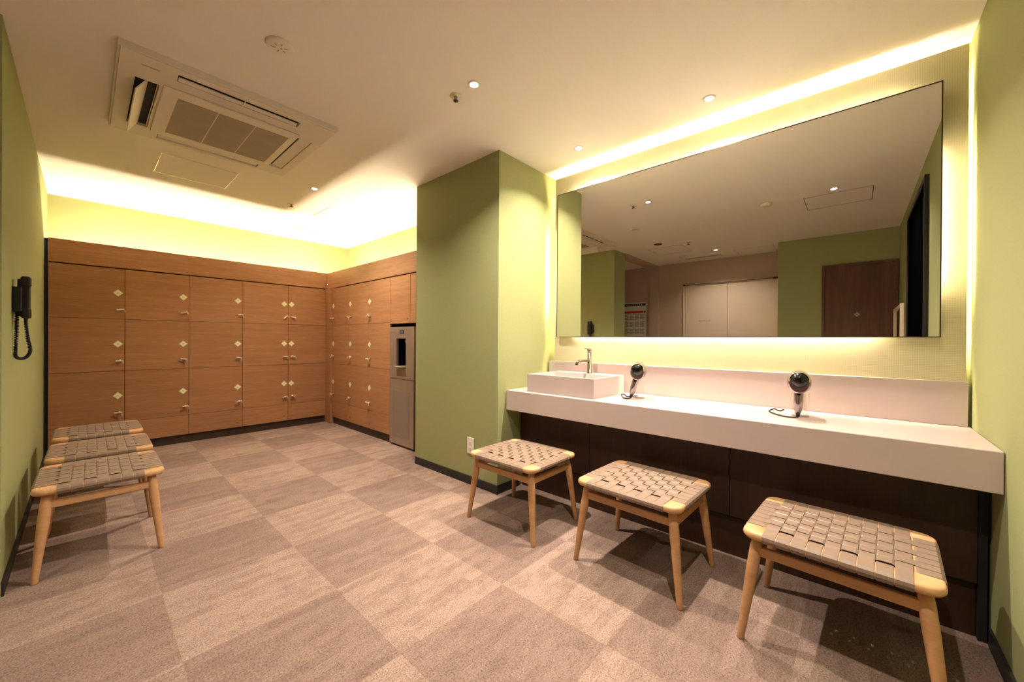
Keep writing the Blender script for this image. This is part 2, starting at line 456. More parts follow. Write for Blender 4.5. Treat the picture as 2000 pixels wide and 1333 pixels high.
def key_mesh():
    m = MB(); m.box(-0.004, 0.004, -0.032, -0.012, -0.004, 0.004)
    m.box(-0.028, 0.024, -0.040, -0.030, -0.0055, 0.0055, 0.0015)
    m.lathe([(-0.004, 0.0085), (0.004, 0.0085)], (-0.024, -0.035, 0), (0, 0, 1), 12)
    m.tube(smooth_path([(0.022, -0.035, 0), (0.026, -0.036, -0.012), (0.024, -0.034, -0.030), (0.019, -0.034, -0.018), (0.020, -0.035, -0.003)], 4), 0.0016, 6)
    return m.mesh('key', 'nickel')
def tiny_lock_mesh():
    return MB().lathe([(0, 0.008), (0.003, 0.008), (0.004, 0.006), (0.004, 0.0)], (0, 0, 0), (0, -1, 0), 14).mesh('panel_lock', 'chrome')
PLATE, LOCK, KEY, TINY = plate_mesh(), lock_mesh(), key_mesh(), tiny_lock_mesh()
DOORS = {}
def get_door(w, h, mat):
    k = (round(w, 4), round(h, 4), mat)
    if k not in DOORS: DOORS[k] = door_mesh(w, h, mat)
    return DOORS[k]

def locker_unit(origin, rz, w, depth, mat, lock_right, label, tiny=True):
    """unit whose front plane passes the origin, width along local +X, body towards local +Y"""
    u = thing('locker_unit', label, 'locker', origin, rz, 'columns of wooden lockers')
    MB().box(0.001, w - 0.001, 0.0215, depth, ZTOE, 1.785).build('body', 'darkgap', u)
    for z0, z1 in ROWS:
        d = put('door', get_door(w, z1 - z0, mat), u, (0, 0, z0))
        px = w - 0.045 if lock_right else 0.035
        zc = z0 + (z1 - z0) * 0.52
        put('number_plate', PLATE, d, (px, 0, zc - z0))
        lx = w - 0.032 if lock_right else 0.050
        zl = zc - 0.155 - z0
        put('lock', LOCK, d, (lx, 0, zl))
        put('key', KEY, d, (lx, 0, zl), (0, random.uniform(-0.35, 0.30) if random.random() < 0.75 else -0.8, random.uniform(-0.25, 0.25)))
    p = put('bottom_panel', get_door(w, ZBOT - ZTOE, mat), u, (0, 0, ZTOE))
    if tiny: put('panel_lock', TINY, p, (w - 0.045 if lock_right else 0.045, 0, 0.145 - ZTOE))
    return u
XE = [-0.203, 0.2575, 0.7220, 1.1860, 1.6490, 2.0890]
names = ['locker column at the left end, beside the green wall', 'second locker column from the green wall, three numbered doors',
         'middle locker column of the long wooden row', 'locker column next to the corner column, keys on its right edge',
         'locker column in the corner of the long row, keys on its left edge']
for k in range(5):
    locker_unit((XE[k], YL, 0), 0, XE[k + 1] - XE[k], YW - YL - 0.002, 'lockx', k < 4, names[k])
YE = [4.960, 4.4985, 4.0370, 3.5770]
names = ['locker column of the short row nearest the corner', 'middle locker column of the short wooden row', 'locker column of the short row beside the water dispenser']
for k in range(3):
    locker_unit((XLK, YE[k], 0), -PI / 2, YE[k] - YE[k + 1], XW - XLK - 0.002, 'locky', False, names[k])

# unit above and beside the dispenser
u = thing('overhead_cabinet', 'small wooden cabinet with one plain door above the water dispenser', 'cabinet', (XLK, 3.5770, 1.2340), -PI / 2)
MB().box(0.001, 0.4595, 0.0215, XW - XLK - 0.002, 0.0, 1.785 - 1.2340).build('body', 'darkgap', u)
d = put('door', get_door(0.361, 1.7110 - 1.2340, 'locky'), u)
put('panel_lock', TINY, d, (0.325, 0, 0.045))
put('side_panel', get_door(0.098, 1.7110 - 1.2340, 'locky'), u, (0.3615, 0, 0))
u = tag(MB().box(XLK, XLK + 0.018, YF + 0.002, 3.1165, 0.0, ZG - 0.008, 0.001).build('filler_panel', 'locky'), 'wooden filler panel between water dispenser and green column', 'panel')

o = tag(MB().box(XE[0], XLK, YL - 0.001, YL + 0.02, ZG, ZT_F, 0.001).build('locker_fascia', 'lockx'), 'long wooden fascia board over the long locker row', 'fascia')
o = tag(MB().box(XLK - 0.001, XLK + 0.02, YF + 0.002, YL - 0.002, ZG, ZT_F, 0.001).build('locker_fascia', 'locky'), 'wooden fascia board over the short locker row and dispenser', 'fascia')
tag(MB().box(XE[0], XLK - 0.02, YL + 0.022, YL + 0.032, 0.0, ZTOE - 0.002).build('plinth', 'plinth'), 'dark recessed plinth under the long locker row', 'plinth')
tag(MB().box(XLK + 0.022, XLK + 0.032, 3.580, 4.96, 0.0, ZTOE - 0.002).build('plinth', 'plinth'), 'dark recessed plinth under the short locker row', 'plinth')
tag(MB().box(XE[5] + 0.001, XLK + 0.015, 4.962, YL + 0.018, 0.0, ZG - 0.002, 0.001).build('corner_post', 'lockx'), 'narrow wooden corner post where the two locker rows meet', 'post')
tag(MB().box(XL + 0.001, XE[0] - 0.001, YL + 0.012, YL + 0.03, 0.0, ZT_F - 0.006).build('side_filler', 'dark'), 'narrow dark filler strip between lockers and left green wall', 'filler strip')

# ------------------------------------------------------------------ water dispenser
u = thing('water_dispenser', 'tall stainless steel water dispenser built in beside the lockers', 'water dispenser', (XLK, 3.5690, 0), -PI / 2)
W_, D_ = 0.428, 0.40
# upper door with a real recess
ru0, ru1, rz0, rz1 = 0.120, 0.290, 0.790, 1.085
m = MB(); f0 = -0.004
m.box(0, ru0, f0, 0.02, 0.690, 1.200); m.box(ru1, W_, f0, 0.02, 0.690, 1.200)
m.box(ru0, ru1, f0, 0.02, rz1, 1.200); m.box(ru0, ru1, f0, 0.02, 0.690, rz0)
ud = m.build('upper_door', 'steel', u)
m = MB(); m.box(ru0, ru1, 0.110, 0.115, rz0, rz1); m.box(ru0 - 0.004, ru0, 0.02, 0.115, rz0, rz1); m.box(ru1, ru1 + 0.004, 0.02, 0.115, rz0, rz1)
m.box(ru0, ru1, 0.02, 0.115, rz1, rz1 + 0.004); m.box(ru0, ru1, 0.02, 0.115, rz0 - 0.004, rz0)
m.build('recess', 'blackgloss', ud)
MB().cyl((0.205, 0.05, rz1), (0.205, 0.05, rz1 - 0.045), 0.011, 0.008, 14).build('nozzle', 'chrome', ud)
m = MB(); m.box(ru0 + 0.004, ru1 - 0.004, -0.045, 0.10, rz0 + 0.006, rz0 + 0.018, 0.003); m.build('drip_tray', 'steel', ud)
m = MB(); m.box(0.180, 0.252, f0 - 0.002, f0, 1.130, 1.168); m.mi = 1
for k in range(2):
    x = 0.190 + k * 0.028
    m.box(x, x + 0.020, f0 - 0.003, f0 - 0.002, 1.136, 1.139); m.box(x, x + 0.020, f0 - 0.003, f0 - 0.002, 1.148, 1.151); m.box(x, x + 0.020, f0 - 0.003, f0 - 0.002, 1.159, 1.162)
    m.box(x, x + 0.003, f0 - 0.003, f0 - 0.002, 1.139, 1.159); m.box(x + 0.017, x + 0.020, f0 - 0.003, f0 - 0.002, 1.139, 1.159)
m.build('display', ['blackmat', 'grey'], ud)
MB().box(0.010, 0.085, f0 - 0.0015, f0, 1.146, 1.154).build('badge', 'alu', ud)
m = MB(); m.box(0, W_, f0, 0.02, 0.022, 0.682); ld_ = m.build('lower_door', 'steel', u)
m = MB(); m.box(0.055, W_ - 0.075, f0 - 0.0015, f0, 0.10, 0.56); m.build('door_inset', plain('steel_inset', srgb(0.62, 0.57, 0.52), 0.5, 0.6), ld_)
MB().box(0.002, W_ - 0.002, f0 - 0.004, 0.018, 0.683, 0.689).build('door_gap_trim', 'alu', u)
MB().lathe([(0, 0.006), (0.006, 0.005), (0.006, 0)], (W_ - 0.05, f0, 0.700), (0, -1, 0), 12).build('key_lock', 'chrome', u)
m = MB(); m.box(0.003, W_ - 0.003, 0.1155, D_, 0.02, 1.198); m.box(0.003, W_ - 0.003, 0.021, 0.1155, 0.02, 0.70); m.box(0.003, 0.11, 0.021, 0.1155, 0.70, 1.198); m.box(0.30, W_ - 0.003, 0.021, 0.1155, 0.70, 1.198)
m.build('body', 'plinth', u)
for x in (0.03, W_ - 0.03):
    for y in (0.05, D_ - 0.05): MB().cyl((x, y, 0), (x, y, 0.02), 0.015, None, 10).build('foot', 'blackmat', u)
MB().box(0.003, W_ - 0.003, 0.012, 0.02, 0.002, 0.02).build('toe_strip', 'plinth', u)

# ------------------------------------------------------------------ vanity
CX0, CZT, CZB = 2.011, 0.7206, 0.5800
u = thing('vanity_counter', 'long white stone vanity counter under the backlit mirror', 'counter', (0, 0, 0))
MB().box(CX0, 2.5215, YR + 0.002, YC - 0.002, CZB, CZT, 0.003, 2).build('countertop', 'stone', u)
tag(MB().box(2.497, XPAN - 0.0005, PYR - 0.004, YC - 0.022, CZT, 0.9125, 0.0015).build('backsplash', 'stone'), 'low white stone backsplash along the back of the vanity counter', 'backsplash')
# basin block with a hollow bowl
bx0, bx1, by0, by1, bz1 = 2.062, 2.465, 1.178, 1.700, 0.842
b = thing('washbasin', 'rectangular white vessel washbasin on the left end of the counter', 'basin', (0, 0, 0))
m = MB(); rim, rear = 0.022, 0.10
def rect(x0, x1, y0, y1, z): return [m.bm.verts.new(p) for p in ((x0, y0, z), (x1, y0, z), (x1, y1, z), (x0, y1, z))]
R0 = rect(bx0, bx1, by0, by1, CZT); R1 = rect(bx0, bx1, by0, by1, bz1)
R2 = rect(bx0 + rim, bx1 - rear, by0 + rim, by1 - rim, bz1); R3 = rect(bx0 + rim + 0.015, bx1 - rear - 0.015, by0 + rim + 0.015, by1 - rim - 0.015, CZT + 0.02)
m.bm.faces.new(R0[::-1]); m.bm.faces.new(R3)
for A, B in ((R0, R1), (R1, R2), (R2, R3)):
    for k in range(4): m.bm.faces.new((A[k], A[(k + 1) % 4], B[(k + 1) % 4], B[k]))
m.build('bowl', 'stone', b)
MB().lathe([(0, 0.022), (0.004, 0.020), (0.004, 0)], ((bx0 + bx1) / 2 - 0.05, (by0 + by1) / 2, CZT + 0.02), (0, 0, 1), 18).build('drain', 'chrome', b)
# faucet
fx, fy = 2.420, 1.420
u = thing('faucet', 'chrome single-hole faucet behind the white washbasin', 'faucet', (fx, fy, bz1))
MB().lathe([(0, 0.020), (0.004, 0.020), (0.006, 0.0145), (0.150, 0.0145), (0.150, 0.0)], (0, 0, 0), (0, 0, 1), 24).build('body', 'faucet', u)
MB().tube(smooth_path([(-0.008, 0, 0.088), (-0.06, 0.004, 0.090), (-0.125, 0.008, 0.090), (-0.148, 0.009, 0.080), (-0.156, 0.010, 0.062)], 5), 0.0095, 14).build('spout', 'faucet', u)
h_ = MB().lathe([(0.152, 0.0), (0.152, 0.0155), (0.176, 0.0155), (0.178, 0.0)], (0, 0, 0), (0, 0, 1), 24).build('handle', 'faucet', u)
MB().tube([(-0.010, 0.004, 0.172), (-0.050, 0.010, 0.180)], [0.0035, 0.0028], 8).build('lever', 'faucet', h_)

# dark cladding under the counter
us = thing('vanity_apron', 'dark brown wood cladding below the white counter', 'cladding', (0, 0, 0))
for y0, y1 in ((1.265, YC - 0.012), (0.465, 1.262), (-0.335, 0.462)):
    MB().box(2.160, 2.178, y0, y1, 0.205, CZB - 0.001, 0.001).build('panel', 'darkwood', us)
MB().box(2.185, 2.20, -0.335, YC - 0.012, 0.0, 0.19).build('kickboard', 'darkwood', us)
MB().box(2.180, 2.30, -0.336, YC - 0.011, 0.192, 0.204).build('rail', 'dark', us)  # dark strip painting the shade of the gap between panels and kickboard
MB().box(2.162, 2.20, YR + 0.010, -0.337, 0.0, CZB - 0.001).build('end_filler', 'dark', us)

# hair dryers
def dryer(loc, lean, yaw, label, cord):
    u = thing('hair_dryer', label, 'hair dryer', loc, yaw, 'hair dryers on the counter')
    hz = 0.178
    def L(p):   # lean the handle sideways about the head
        return Vector((p[0], p[1] + lean * (hz - p[2]), p[2]))
    hd = MB().lathe([(-0.066, 0.036), (-0.050, 0.0435), (-0.020, 0.047), (0.02, 0.046), (0.055, 0.039), (0.085, 0.030), (0.112, 0.026), (0.112, 0.0)], (0, 0, hz), (1, 0, 0.05), 28); bmesh.ops.transform(hd.bm, matrix=Matrix.Translation((0, 0, hz - 0.006)) @ Matrix.Diagonal((1, 1, 1.16, 1)) @ Matrix.Translation((0, 0, -hz)), verts=hd.bm.verts[:]); hd = hd.build('barrel', 'dryer', u)
    MB().lathe([(-0.085, 0.0), (-0.083, 0.014), (-0.076, 0.026), (-0.062, 0.0355), (-0.045, 0.0390), (-0.045, 0.0)], (0, 0, hz + 0.008), (1, 0, 0.05), 28).build('rear_grille', 'blackgloss', hd)
    MB().lathe([(-0.0660, 0.0360), (-0.063, 0.0385), (-0.061, 0.0390), (-0.061, 0.030), (-0.0660, 0.0360)], (0, 0, hz + 0.008), (1, 0, 0.05), 28, True, False).build('grille_ring', 'chrome', hd)
    hn = MB().tube([L((-0.006, 0, hz - 0.030)), L((-0.008, 0, hz - 0.060)), L((-0.012, 0, hz - 0.100)), L((-0.010, 0, hz - 0.135)), L((-0.006, 0, hz - 0.150))], [0.017, 0.0185, 0.0185, 0.0165, 0.012], 16).build('handle', 'dryer', u)
    p = L((-0.026, 0, hz - 0.055)); MB().box(p.x - 0.004, p.x + 0.006, p.y - 0.008, p.y + 0.008, p.z - 0.014, p.z + 0.014, 0.002).build('switch', 'blackgloss', hn)
    a = L((-0.006, 0, hz - 0.148)); bq = L((-0.010, 0.0, hz - 0.172))
    MB().tube([a, (a + bq) / 2, bq], [0.0105, 0.009, 0.006], 12).build('cord_sleeve', 'blackmat', u)
    MB().tube(smooth_path([bq] + cord, 6), 0.0036, 8).build('cord', 'blackmat', u)
    return u
def acrylic_stand(loc, yaw, label):
    u = thing('dryer_stand', label, 'stand', loc, yaw, 'clear acrylic dryer stands')
    MB().lathe([(0.0, 0.036), (0.112, 0.036), (0.112, 0.033), (0.004, 0.033), (0.004, 0.0), (0.0, 0.0), (0.0, 0.036)], (0.062, -0.006, 0), (0, 0, 1), 28, True, False).build('clear_tube', 'acrylic', u)
dryer((2.235, 0.195, CZT), 0.02, 0.10, 'dark chrome hair dryer standing on the counter near its middle, long cord to its left',
      [(-0.022, 0.022, 0.0045), (-0.010, 0.062, 0.0045), (0.045, 0.100, 0.0045), (0.105, 0.118, 0.006), (0.145, 0.098, 0.012), (0.140, 0.080, 0.006), (0.200, 0.060, 0.0045)])
acrylic_stand((2.235, 0.195, CZT), 0.10, 'clear acrylic holder behind the hair dryer nearer the right wall')
dryer((2.260, 0.985, CZT), 0.26, 0.30, 'dark chrome hair dryer leaning beside the washbasin, cord looped at its foot',
      [(-0.030, 0.060, 0.004), (-0.038, 0.085, 0.010), (-0.010, 0.098, 0.024), (0.025, 0.085, 0.020), (0.05, 0.070, 0.0045), (0.13, 0.02, 0.0045)])
acrylic_stand((2.262, 0.997, CZT), 0.30, 'clear acrylic holder behind the hair dryer beside the washbasin')

# ------------------------------------------------------------------ stools
SW, SL, SZ = 0.440, 0.500, 0.402          # across X, along Y, top of wood
NX, NY, PIT, SWID = 9, 7, 0.0412, 0.0384   # nine straps run across X, seven along Y
def rounded(w, l, r, n=6):
    pts = []
    for cx, cy, a0 in ((w / 2 - r, l / 2 - r, 0), (-w / 2 + r, l / 2 - r, 90), (-w / 2 + r, -l / 2 + r, 180), (w / 2 - r, -l / 2 + r, 270)):
        for k in range(n + 1):
            a = math.radians(a0 + 90 * k / n); pts.append((cx + r * math.cos(a), cy + r * math.sin(a)))
    return pts
def frame_mesh():
    m = MB(); n = 6
    layers = [(SW - 0.014, SL - 0.014, 0.038, SZ - 0.027), (SW - 0.003, SL - 0.003, 0.042, SZ - 0.020), (SW, SL, 0.044, SZ - 0.013), (SW - 0.004, SL - 0.004, 0.043, SZ - 0.005), (SW - 0.011, SL - 0.011, 0.040, SZ - 0.0012), (SW - 0.020, SL - 0.020, 0.036, SZ)]
    rings = [[m.bm.verts.new((x, y, z)) for x, y in rounded(w, l, r, n)] for w, l, r, z in layers]
    inner = [(SW - 0.13, SL - 0.13, 0.02, SZ), (SW - 0.13, SL - 0.13, 0.02, SZ - 0.027)]
    ri = [[m.bm.verts.new((x, y, z)) for x, y in rounded(w, l, r, n)] for w, l, r, z in inner]
    allr = rings + ri + [rings[0]]
    for A, B in zip(allr, allr[1:]):
        for k in range(len(A)):
            k2 = (k + 1) % len(A)
            f = m.bm.faces.new((A[k], A[k2], B[k2], B[k])); f.smooth = True
    return m.mesh('seat_frame', 'beech_top')
def strap_mesh(idx, along_x):
    """woven strap number idx; over/under by (i + j)"""
    n = NY if along_x else NX
    half = (SW if along_x else SL) / 2
    m = MB(); top = SZ + 0.0015; path = []
    edge = half + 0.0018
    path += [(-edge + 0.030, SZ - 0.0300), (-edge + 0.008, SZ - 0.0295), (-edge, SZ - 0.016), (-edge + 0.002, SZ - 0.006), (-edge + 0.010, top)]
    over = lambda j: ((idx + j) % 2 == 0) == along_x
    first = -(n - 1) / 2 * PIT
    path.append((first - PIT * 0.78, top + (0.0 if over(0) else -0.0004)))
    for j in range(n):
        c = first + j * PIT; z = top + (0.0024 if over(j) else -0.0050)
        q = 0.37 if over(j) else 0.30; path += [(c - PIT * q, z), (c, z + (0.0002 if over(j) else -0.0002)), (c + PIT * q, z)]
    path.append((-first + PIT * 0.78, top))
    path += [(edge - 0.010, top), (edge - 0.002, SZ - 0.006), (edge, SZ - 0.016), (edge - 0.008, SZ - 0.0295), (edge - 0.030, SZ - 0.0300)]
    # cross section: thin ribbon
    hw, th = SWID / 2, 0.0024
    rows = []
    for i, (s, z) in enumerate(path):
        a, b = path[max(i - 1, 0)], path[min(i + 1, len(path) - 1)]
        d = Vector((b[0] - a[0], b[1] - a[1])).normalized(); nrm = Vector((-d.y, d.x))
        r = []
        for w, o in ((-hw, -th), (-hw, 0.0), (-hw * 0.90, 0.0004), (hw * 0.90, 0.0004), (hw, 0.0), (hw, -th)):
            ss, zz = s + nrm.x * o, z + nrm.y * o
            r.append(m.bm.verts.new((ss, w, zz) if along_x else (w, ss, zz)))
        rows.append(r)
    for A, B in zip(rows, rows[1:]):
        for k in range(6):
            f = m.bm.faces.new((A[k], A[(k + 1) % 6], B[(k + 1) % 6], B[k])); f.smooth = False; f.material_index = 0 if k in (1, 2, 3) else 1
    return m.mesh('strap', ['strap', 'strap_edge'])
def leg_mesh(sx, sy):
    m = MB()
    tp = Vector((sx * 0.170, sy * 0.205, SZ - 0.024)); bt = Vector((sx * 0.205, sy * 0.250, 0.0))
    rad = [(0.0, 0.0165), (0.12, 0.0190), (0.30, 0.0195), (0.55, 0.0170), (0.85, 0.0130), (0.985, 0.0115), (1.0, 0.0105)]
    pts = [tp.lerp(bt, f) for f, _ in rad]
    rings = []
    for p, (f, r) in zip(pts, rad): rings.append([m.bm.verts.new(p + Vector((math.cos(2 * PI * k / 16) * r, math.sin(2 * PI * k / 16) * r, 0))) for k in range(16)])
    for A, B in zip(rings, rings[1:]):
        for k in range(16):
            f = m.bm.faces.new((A[k], A[(k + 1) % 16], B[(k + 1) % 16], B[k])); f.smooth = True
    m.bm.faces.new(rings[0]); m.bm.faces.new(rings[-1][::-1])
    return m.mesh('leg', 'beech')
def make_stool(loc, rz, label, group):
    s = thing('woven_stool', label, 'stool', loc, rz, group)
    put('seat_frame', frame_mesh(), s)
    for i in range(NX): put('strap', strap_mesh(i, True), s, (0, (i - (NX - 1) / 2) * PIT, 0))
    for i in range(NY): put('strap', strap_mesh(i, False), s, ((i - (NY - 1) / 2) * PIT, 0, 0))
    for sx in (-1, 1):
        for sy in (-1, 1): put('leg', leg_mesh(sx, sy), s)
    for sx in (-1, 1): MB().box(sx * 0.176 - 0.009, sx * 0.176 + 0.009, -0.205, 0.205, 0.308, 0.342, 0.004, 2).build('rail', 'beech', s)
    for sy in (-1, 1): MB().box(-0.165, 0.165, sy * 0.213 - 0.009, sy * 0.213 + 0.009, 0.308, 0.342, 0.004, 2).build('rail', 'beech', s)
    return s
def dup(root, loc, rz, label, group):
    r = root.copy(); COL.objects.link(r); r.location = loc; r.rotation_euler = (0, 0, rz); r['label'] = label; r['group'] = group
    for ch in root.children:
        c = ch.copy(); COL.objects.link(c); c.parent = r
    return r
G1, G2 = 'woven stools at the vanity counter', 'woven stools along the left green wall'
st0 = make_stool((1.768, 1.492, 0), 0.0, 'woven strap stool at the counter nearest the green column', G1)
dup(st0, (1.813, 0.760, 0), -0.035, 'middle woven strap stool of the three at the counter', G1)
dup(st0, (1.788, 0.044, 0), -0.050, 'woven strap stool at the counter nearest the right wall', G1)
dup(st0, (0.066, 2.900, 0), -0.010, 'woven strap stool along the left wall, closest to the viewer', G2)
dup(st0, (0.076, 3.510, 0), -0.008, 'middle woven strap stool of the three along the left wall', G2)
dup(st0, (0.078, 4.150, 0), 0.0, 'woven strap stool along the left wall, closest to the lockers', G2)

# ------------------------------------------------------------------ air conditioner
u = thing('ceiling_air_conditioner', 'square white ceiling cassette air conditioner with one flap open', 'air conditioner', (0.578, 2.915, H))
ax, ay, az = 0.472, 0.485, -0.035
# panel with real slots: x from -ax..ax, y from -ay..ay
slots = [(-0.412, -0.322, -0.262, 0.330), (0.332, 0.422, -0.240, 0.345), (-0.270, 0.285, -0.437, -0.367), (-0.270, 0.285, 0.385, 0.452)]
xs = sorted({-ax, ax} | {v for s in slots for v in s[:2]}); ys = sorted({-ay, ay} | {v for s in slots for v in s[2:]})
m = MB()
for xa, xb in zip(xs, xs[1:]):
    for ya, yb in zip(ys, ys[1:]):
        cx, cy = (xa + xb) / 2, (ya + yb) / 2
        if any(s[0] < cx < s[1] and s[2] < cy < s[3] for s in slots): continue
        if abs(cx) < 0.3 and abs(cy) < 0.3 and False: continue
        m.box(xa, xb, ya, yb, az, 0.0)
bmesh.ops.remove_doubles(m.bm, verts=m.bm.verts[:], dist=1e-5)
m.build('face_panel', 'acwhite', u)
m = MB()
for s_ in (-1, 1): m.box(s_ * (ax + 0.004) - 0.004, s_ * (ax + 0.004) + 0.004, -ay - 0.008, ay + 0.008, az + 0.006, 0.0, 0.001); m.box(-ax, ax, s_ * (ay + 0.004) - 0.004, s_ * (ay + 0.004) + 0.004, az + 0.006, 0.0, 0.001)
m.build('rim', 'acwhite', u)
m = MB()
for s_ in slots: m.box(s_[0], s_[1], s_[2], s_[3], az + 0.018, -0.001)
m.build('slot_lining', 'dark', u)
g = MB().box(-0.309, 0.330, -0.290, 0.345, az - 0.012, az, 0.003).build('intake_grille', 'acwhite', u)
for k in range(3):
    x0 = -0.245 + k * 0.180
    mm = MB(); mm.box(x0, x0 + 0.174, -0.215, 0.280, az - 0.0135, az - 0.012)
    mm.build('filter_mesh', 'acmesh', g)
for x, y in ((-0.225, -0.200), (0.285, 0.060)): MB().cyl((x, y, az - 0.0135), (x, y, az - 0.0155), 0.006, None, 10).build('grille_latch', 'acmesh', g)
# flaps: left one swung open, others nearly shut
def flap(w, l, ang, loc, along_y=True):
    mm = MB()
    if along_y: mm.box(-w / 2, w / 2, -l / 2, l / 2, -0.003, 0.003, 0.0015)
    else: mm.box(-l / 2, l / 2, -w / 2, w / 2, -0.003, 0.003, 0.0015)
    o = mm.build('flap', 'acwhite', u, loc)
    o.rotation_euler = (0, ang, 0) if along_y else (ang, 0, 0)
flap(0.085, 0.580, math.radians(-58), (-0.388, 0.034, az - 0.022), True)
flap(0.066, 0.575, math.radians(6), (0.386, 0.052, az + 0.009), True)
flap(0.028, 0.545, math.radians(-14), (0.008, -0.383, az + 0.008), False)
flap(0.056, 0.545, math.radians(8), (0.008, 0.420, az + 0.008), False)
MB().box(-0.330, -0.326, -0.25, 0.32, az + 0.004, az + 0.010).build('vane_rod', 'alu', u)
MB().box(0.006, 0.010, -0.437, -0.367, az, az + 0.006).build('slot_bridge', 'acwhite', u)
MB().box(-0.40, -0.335, -0.405, -0.401, az - 0.0015, az).build('badge', 'acmesh', u)

# ------------------------------------------------------------------ ceiling fittings
def hatch(x0, x1, y0, y1, label):
    u = thing('access_hatch', label, 'ceiling hatch', ((x0 + x1) / 2, (y0 + y1) / 2, H), 0, 'ceiling access hatches')
    w, d = (x1 - x0) / 2, (y1 - y0) / 2; m = MB(); e = 0.005
    for a in ((-w, w, -d, -d + e), (-w, w, d - e, d), (-w, -w + e, -d + e, d - e), (w - e, w, -d + e, d - e)): m.box(*a, -0.003, 0.0)
    m.build('frame', 'alu', u)
    MB().box(-w + 0.008, w - 0.008, -d + 0.008, d - 0.008, -0.0008, 0.0).build('panel', 'ceil', u)
    MB().box(-0.02, 0.02, d - 0.018, d - 0.012, -0.0018, -0.0008).build('latch', 'acmesh', u)
hatch(0.366, 0.832, 3.700, 4.160, 'ceiling hatch between the air conditioner and the long locker row')
hatch(1.640, 2.080, 3.900, 4.360, 'ceiling hatch on the bright ceiling near the locker corner')
hatch(0.080, 0.505, -0.107, 0.368, 'ceiling hatch seen in the mirror above the wooden door')
hatch(-1.000, -0.525, 1.783, 2.257, 'ceiling hatch seen in the mirror left of the double doors')
hatch(-1.830, -1.345, 0.848, 1.325, 'ceiling hatch seen in the mirror right above the double doors')
def slot_grille(x0, x1, y0, y1, label):
    u = thing('slot_diffuser', label, 'air slot', ((x0 + x1) / 2, (y0 + y1) / 2, H), 0, 'linear air slots')
    w, d = (x1 - x0) / 2, (y1 - y0) / 2
    m = MB(); e = 0.010
    for a in ((-w, w, -d, -d + e), (-w, w, d - e, d), (-w, -w + e, -d + e, d - e), (w - e, w, -d + e, d - e)): m.box(*a, -0.005, 0.0, 0.001)
    m.build('frame', 'white', u)
    MB().box(-w + e, w - e, -d + e, d - e, -0.0015, 0.0).build('slot', 'acmesh', u)
slot_grille(1.600, 2.115, 4.925, 4.995, 'linear air slot on the bright ceiling before the locker corner')
slot_grille(-1.590, -1.500, 1.520, 2.060, 'linear air slot seen in the mirror above the double doors')
def sprinkler(x, y, label):
    u = thing('sprinkler_head', label, 'sprinkler', (x, y, H), 0, 'ceiling sprinkler heads')
    MB().lathe([(-0.004, 0.0), (-0.004, 0.030), (0.0, 0.033)], (0, 0, 0), (0, 0, 1), 24).build('escutcheon', 'detector', u)
    MB().lathe([(-0.024, 0.0), (-0.024, 0.006), (-0.016, 0.008), (-0.004, 0.010)], (0, 0, 0), (0, 0, 1), 12).build('nozzle', 'acmesh', u)
    MB().lathe([(-0.027, 0.0), (-0.027, 0.014), (-0.024, 0.014), (-0.024, 0.0)], (0, 0, 0), (0, 0, 1), 12).build('deflector', 'plinth', u)
sprinkler(1.345, 1.626, 'ceiling sprinkler next to the downlight in front of the column')
sprinkler(1.362, 4.145, 'ceiling sprinkler at the edge of the cove glow')
sprinkler(-0.481, 1.678, 'ceiling sprinkler seen in the mirror by the passage')
def detector(x, y, r, label, h=0.016, mat='detector', cat='smoke detector'):
    u = thing('ceiling_detector', label, cat, (x, y, H))
    MB().lathe([(-h, 0.0), (-h, r * 0.62), (-h * 0.8, r * 0.86), (-h * 0.35, r), (0.0, r)], (0, 0, 0), (0, 0, 1), 32).build('housing', mat, u)
    for k in range(6):
        a = k * PI / 3
        MB().box(-0.002, 0.002, r * 0.30, r * 0.52, -h - 0.0012, -h).build('vent_slit', 'acmesh', u).rotation_euler = (0, 0, a)
    MB().cyl((r * 0.1, 0, -h), (r * 0.1, 0, -h - 0.001), r * 0.07, None, 10).build('indicator', 'acmesh', u)
    MB().cyl((-r * 0.55, r * 0.2, -h), (-r * 0.55, r * 0.2, -h - 0.001), r * 0.05, None, 10).build('test_button', 'acmesh', u)
detector(0.588, 1.946, 0.058, 'round white ceiling disc in front of the air conditioner', 0.010, 'white', 'ceiling disc')
detector(0.569, 0.648, 0.050, 'round smoke detector seen in the mirror between the downlights', 0.030)
detector(-0.317, 2.023, 0.055, 'dark round ceiling fitting seen in the mirror near the passage', 0.006, 'plinth', 'ceiling disc')
detector(-1.313, 2.025, 0.045, 'round smoke detector seen in the mirror beside the air slot', 0.020)

# ------------------------------------------------------------------ intercom handset on the left wall
u = thing('wall_handset', 'black intercom handset with hanging coiled cord on the left green wall', 'intercom', (XL, 3.0, 0))
MB().box(0.0, 0.030, -0.054, 0.046, 1.196, 1.314, 0.004, 2).build('wall_base', 'blackmat', u)
hs = MB(); hs.box(0.014, 0.052, -0.028, 0.030, 1.175, 1.355, 0.006, 2); hs.box(0.024, 0.055, -0.034, 0.032, 1.320, 1.368, 0.008, 2); hs.box(0.024, 0.055, -0.034, 0.032, 1.166, 1.215, 0.008, 2)
hs.build('handset', 'blackmat', u)
cp = smooth_path([(0.038, 0.0, 1.168), (0.040, 0.004, 1.120), (0.046, 0.010, 1.060), (0.052, 0.012, 1.010), (0.040, 0.010, 0.978), (0.022, 0.0, 0.972), (0.010, -0.012, 0.985), (0.010, -0.014, 1.030), (0.012, -0.012, 1.100), (0.012, -0.010, 1.150), (0.012, -0.010, 1.198)], 6)
cm = MB(); coil = []
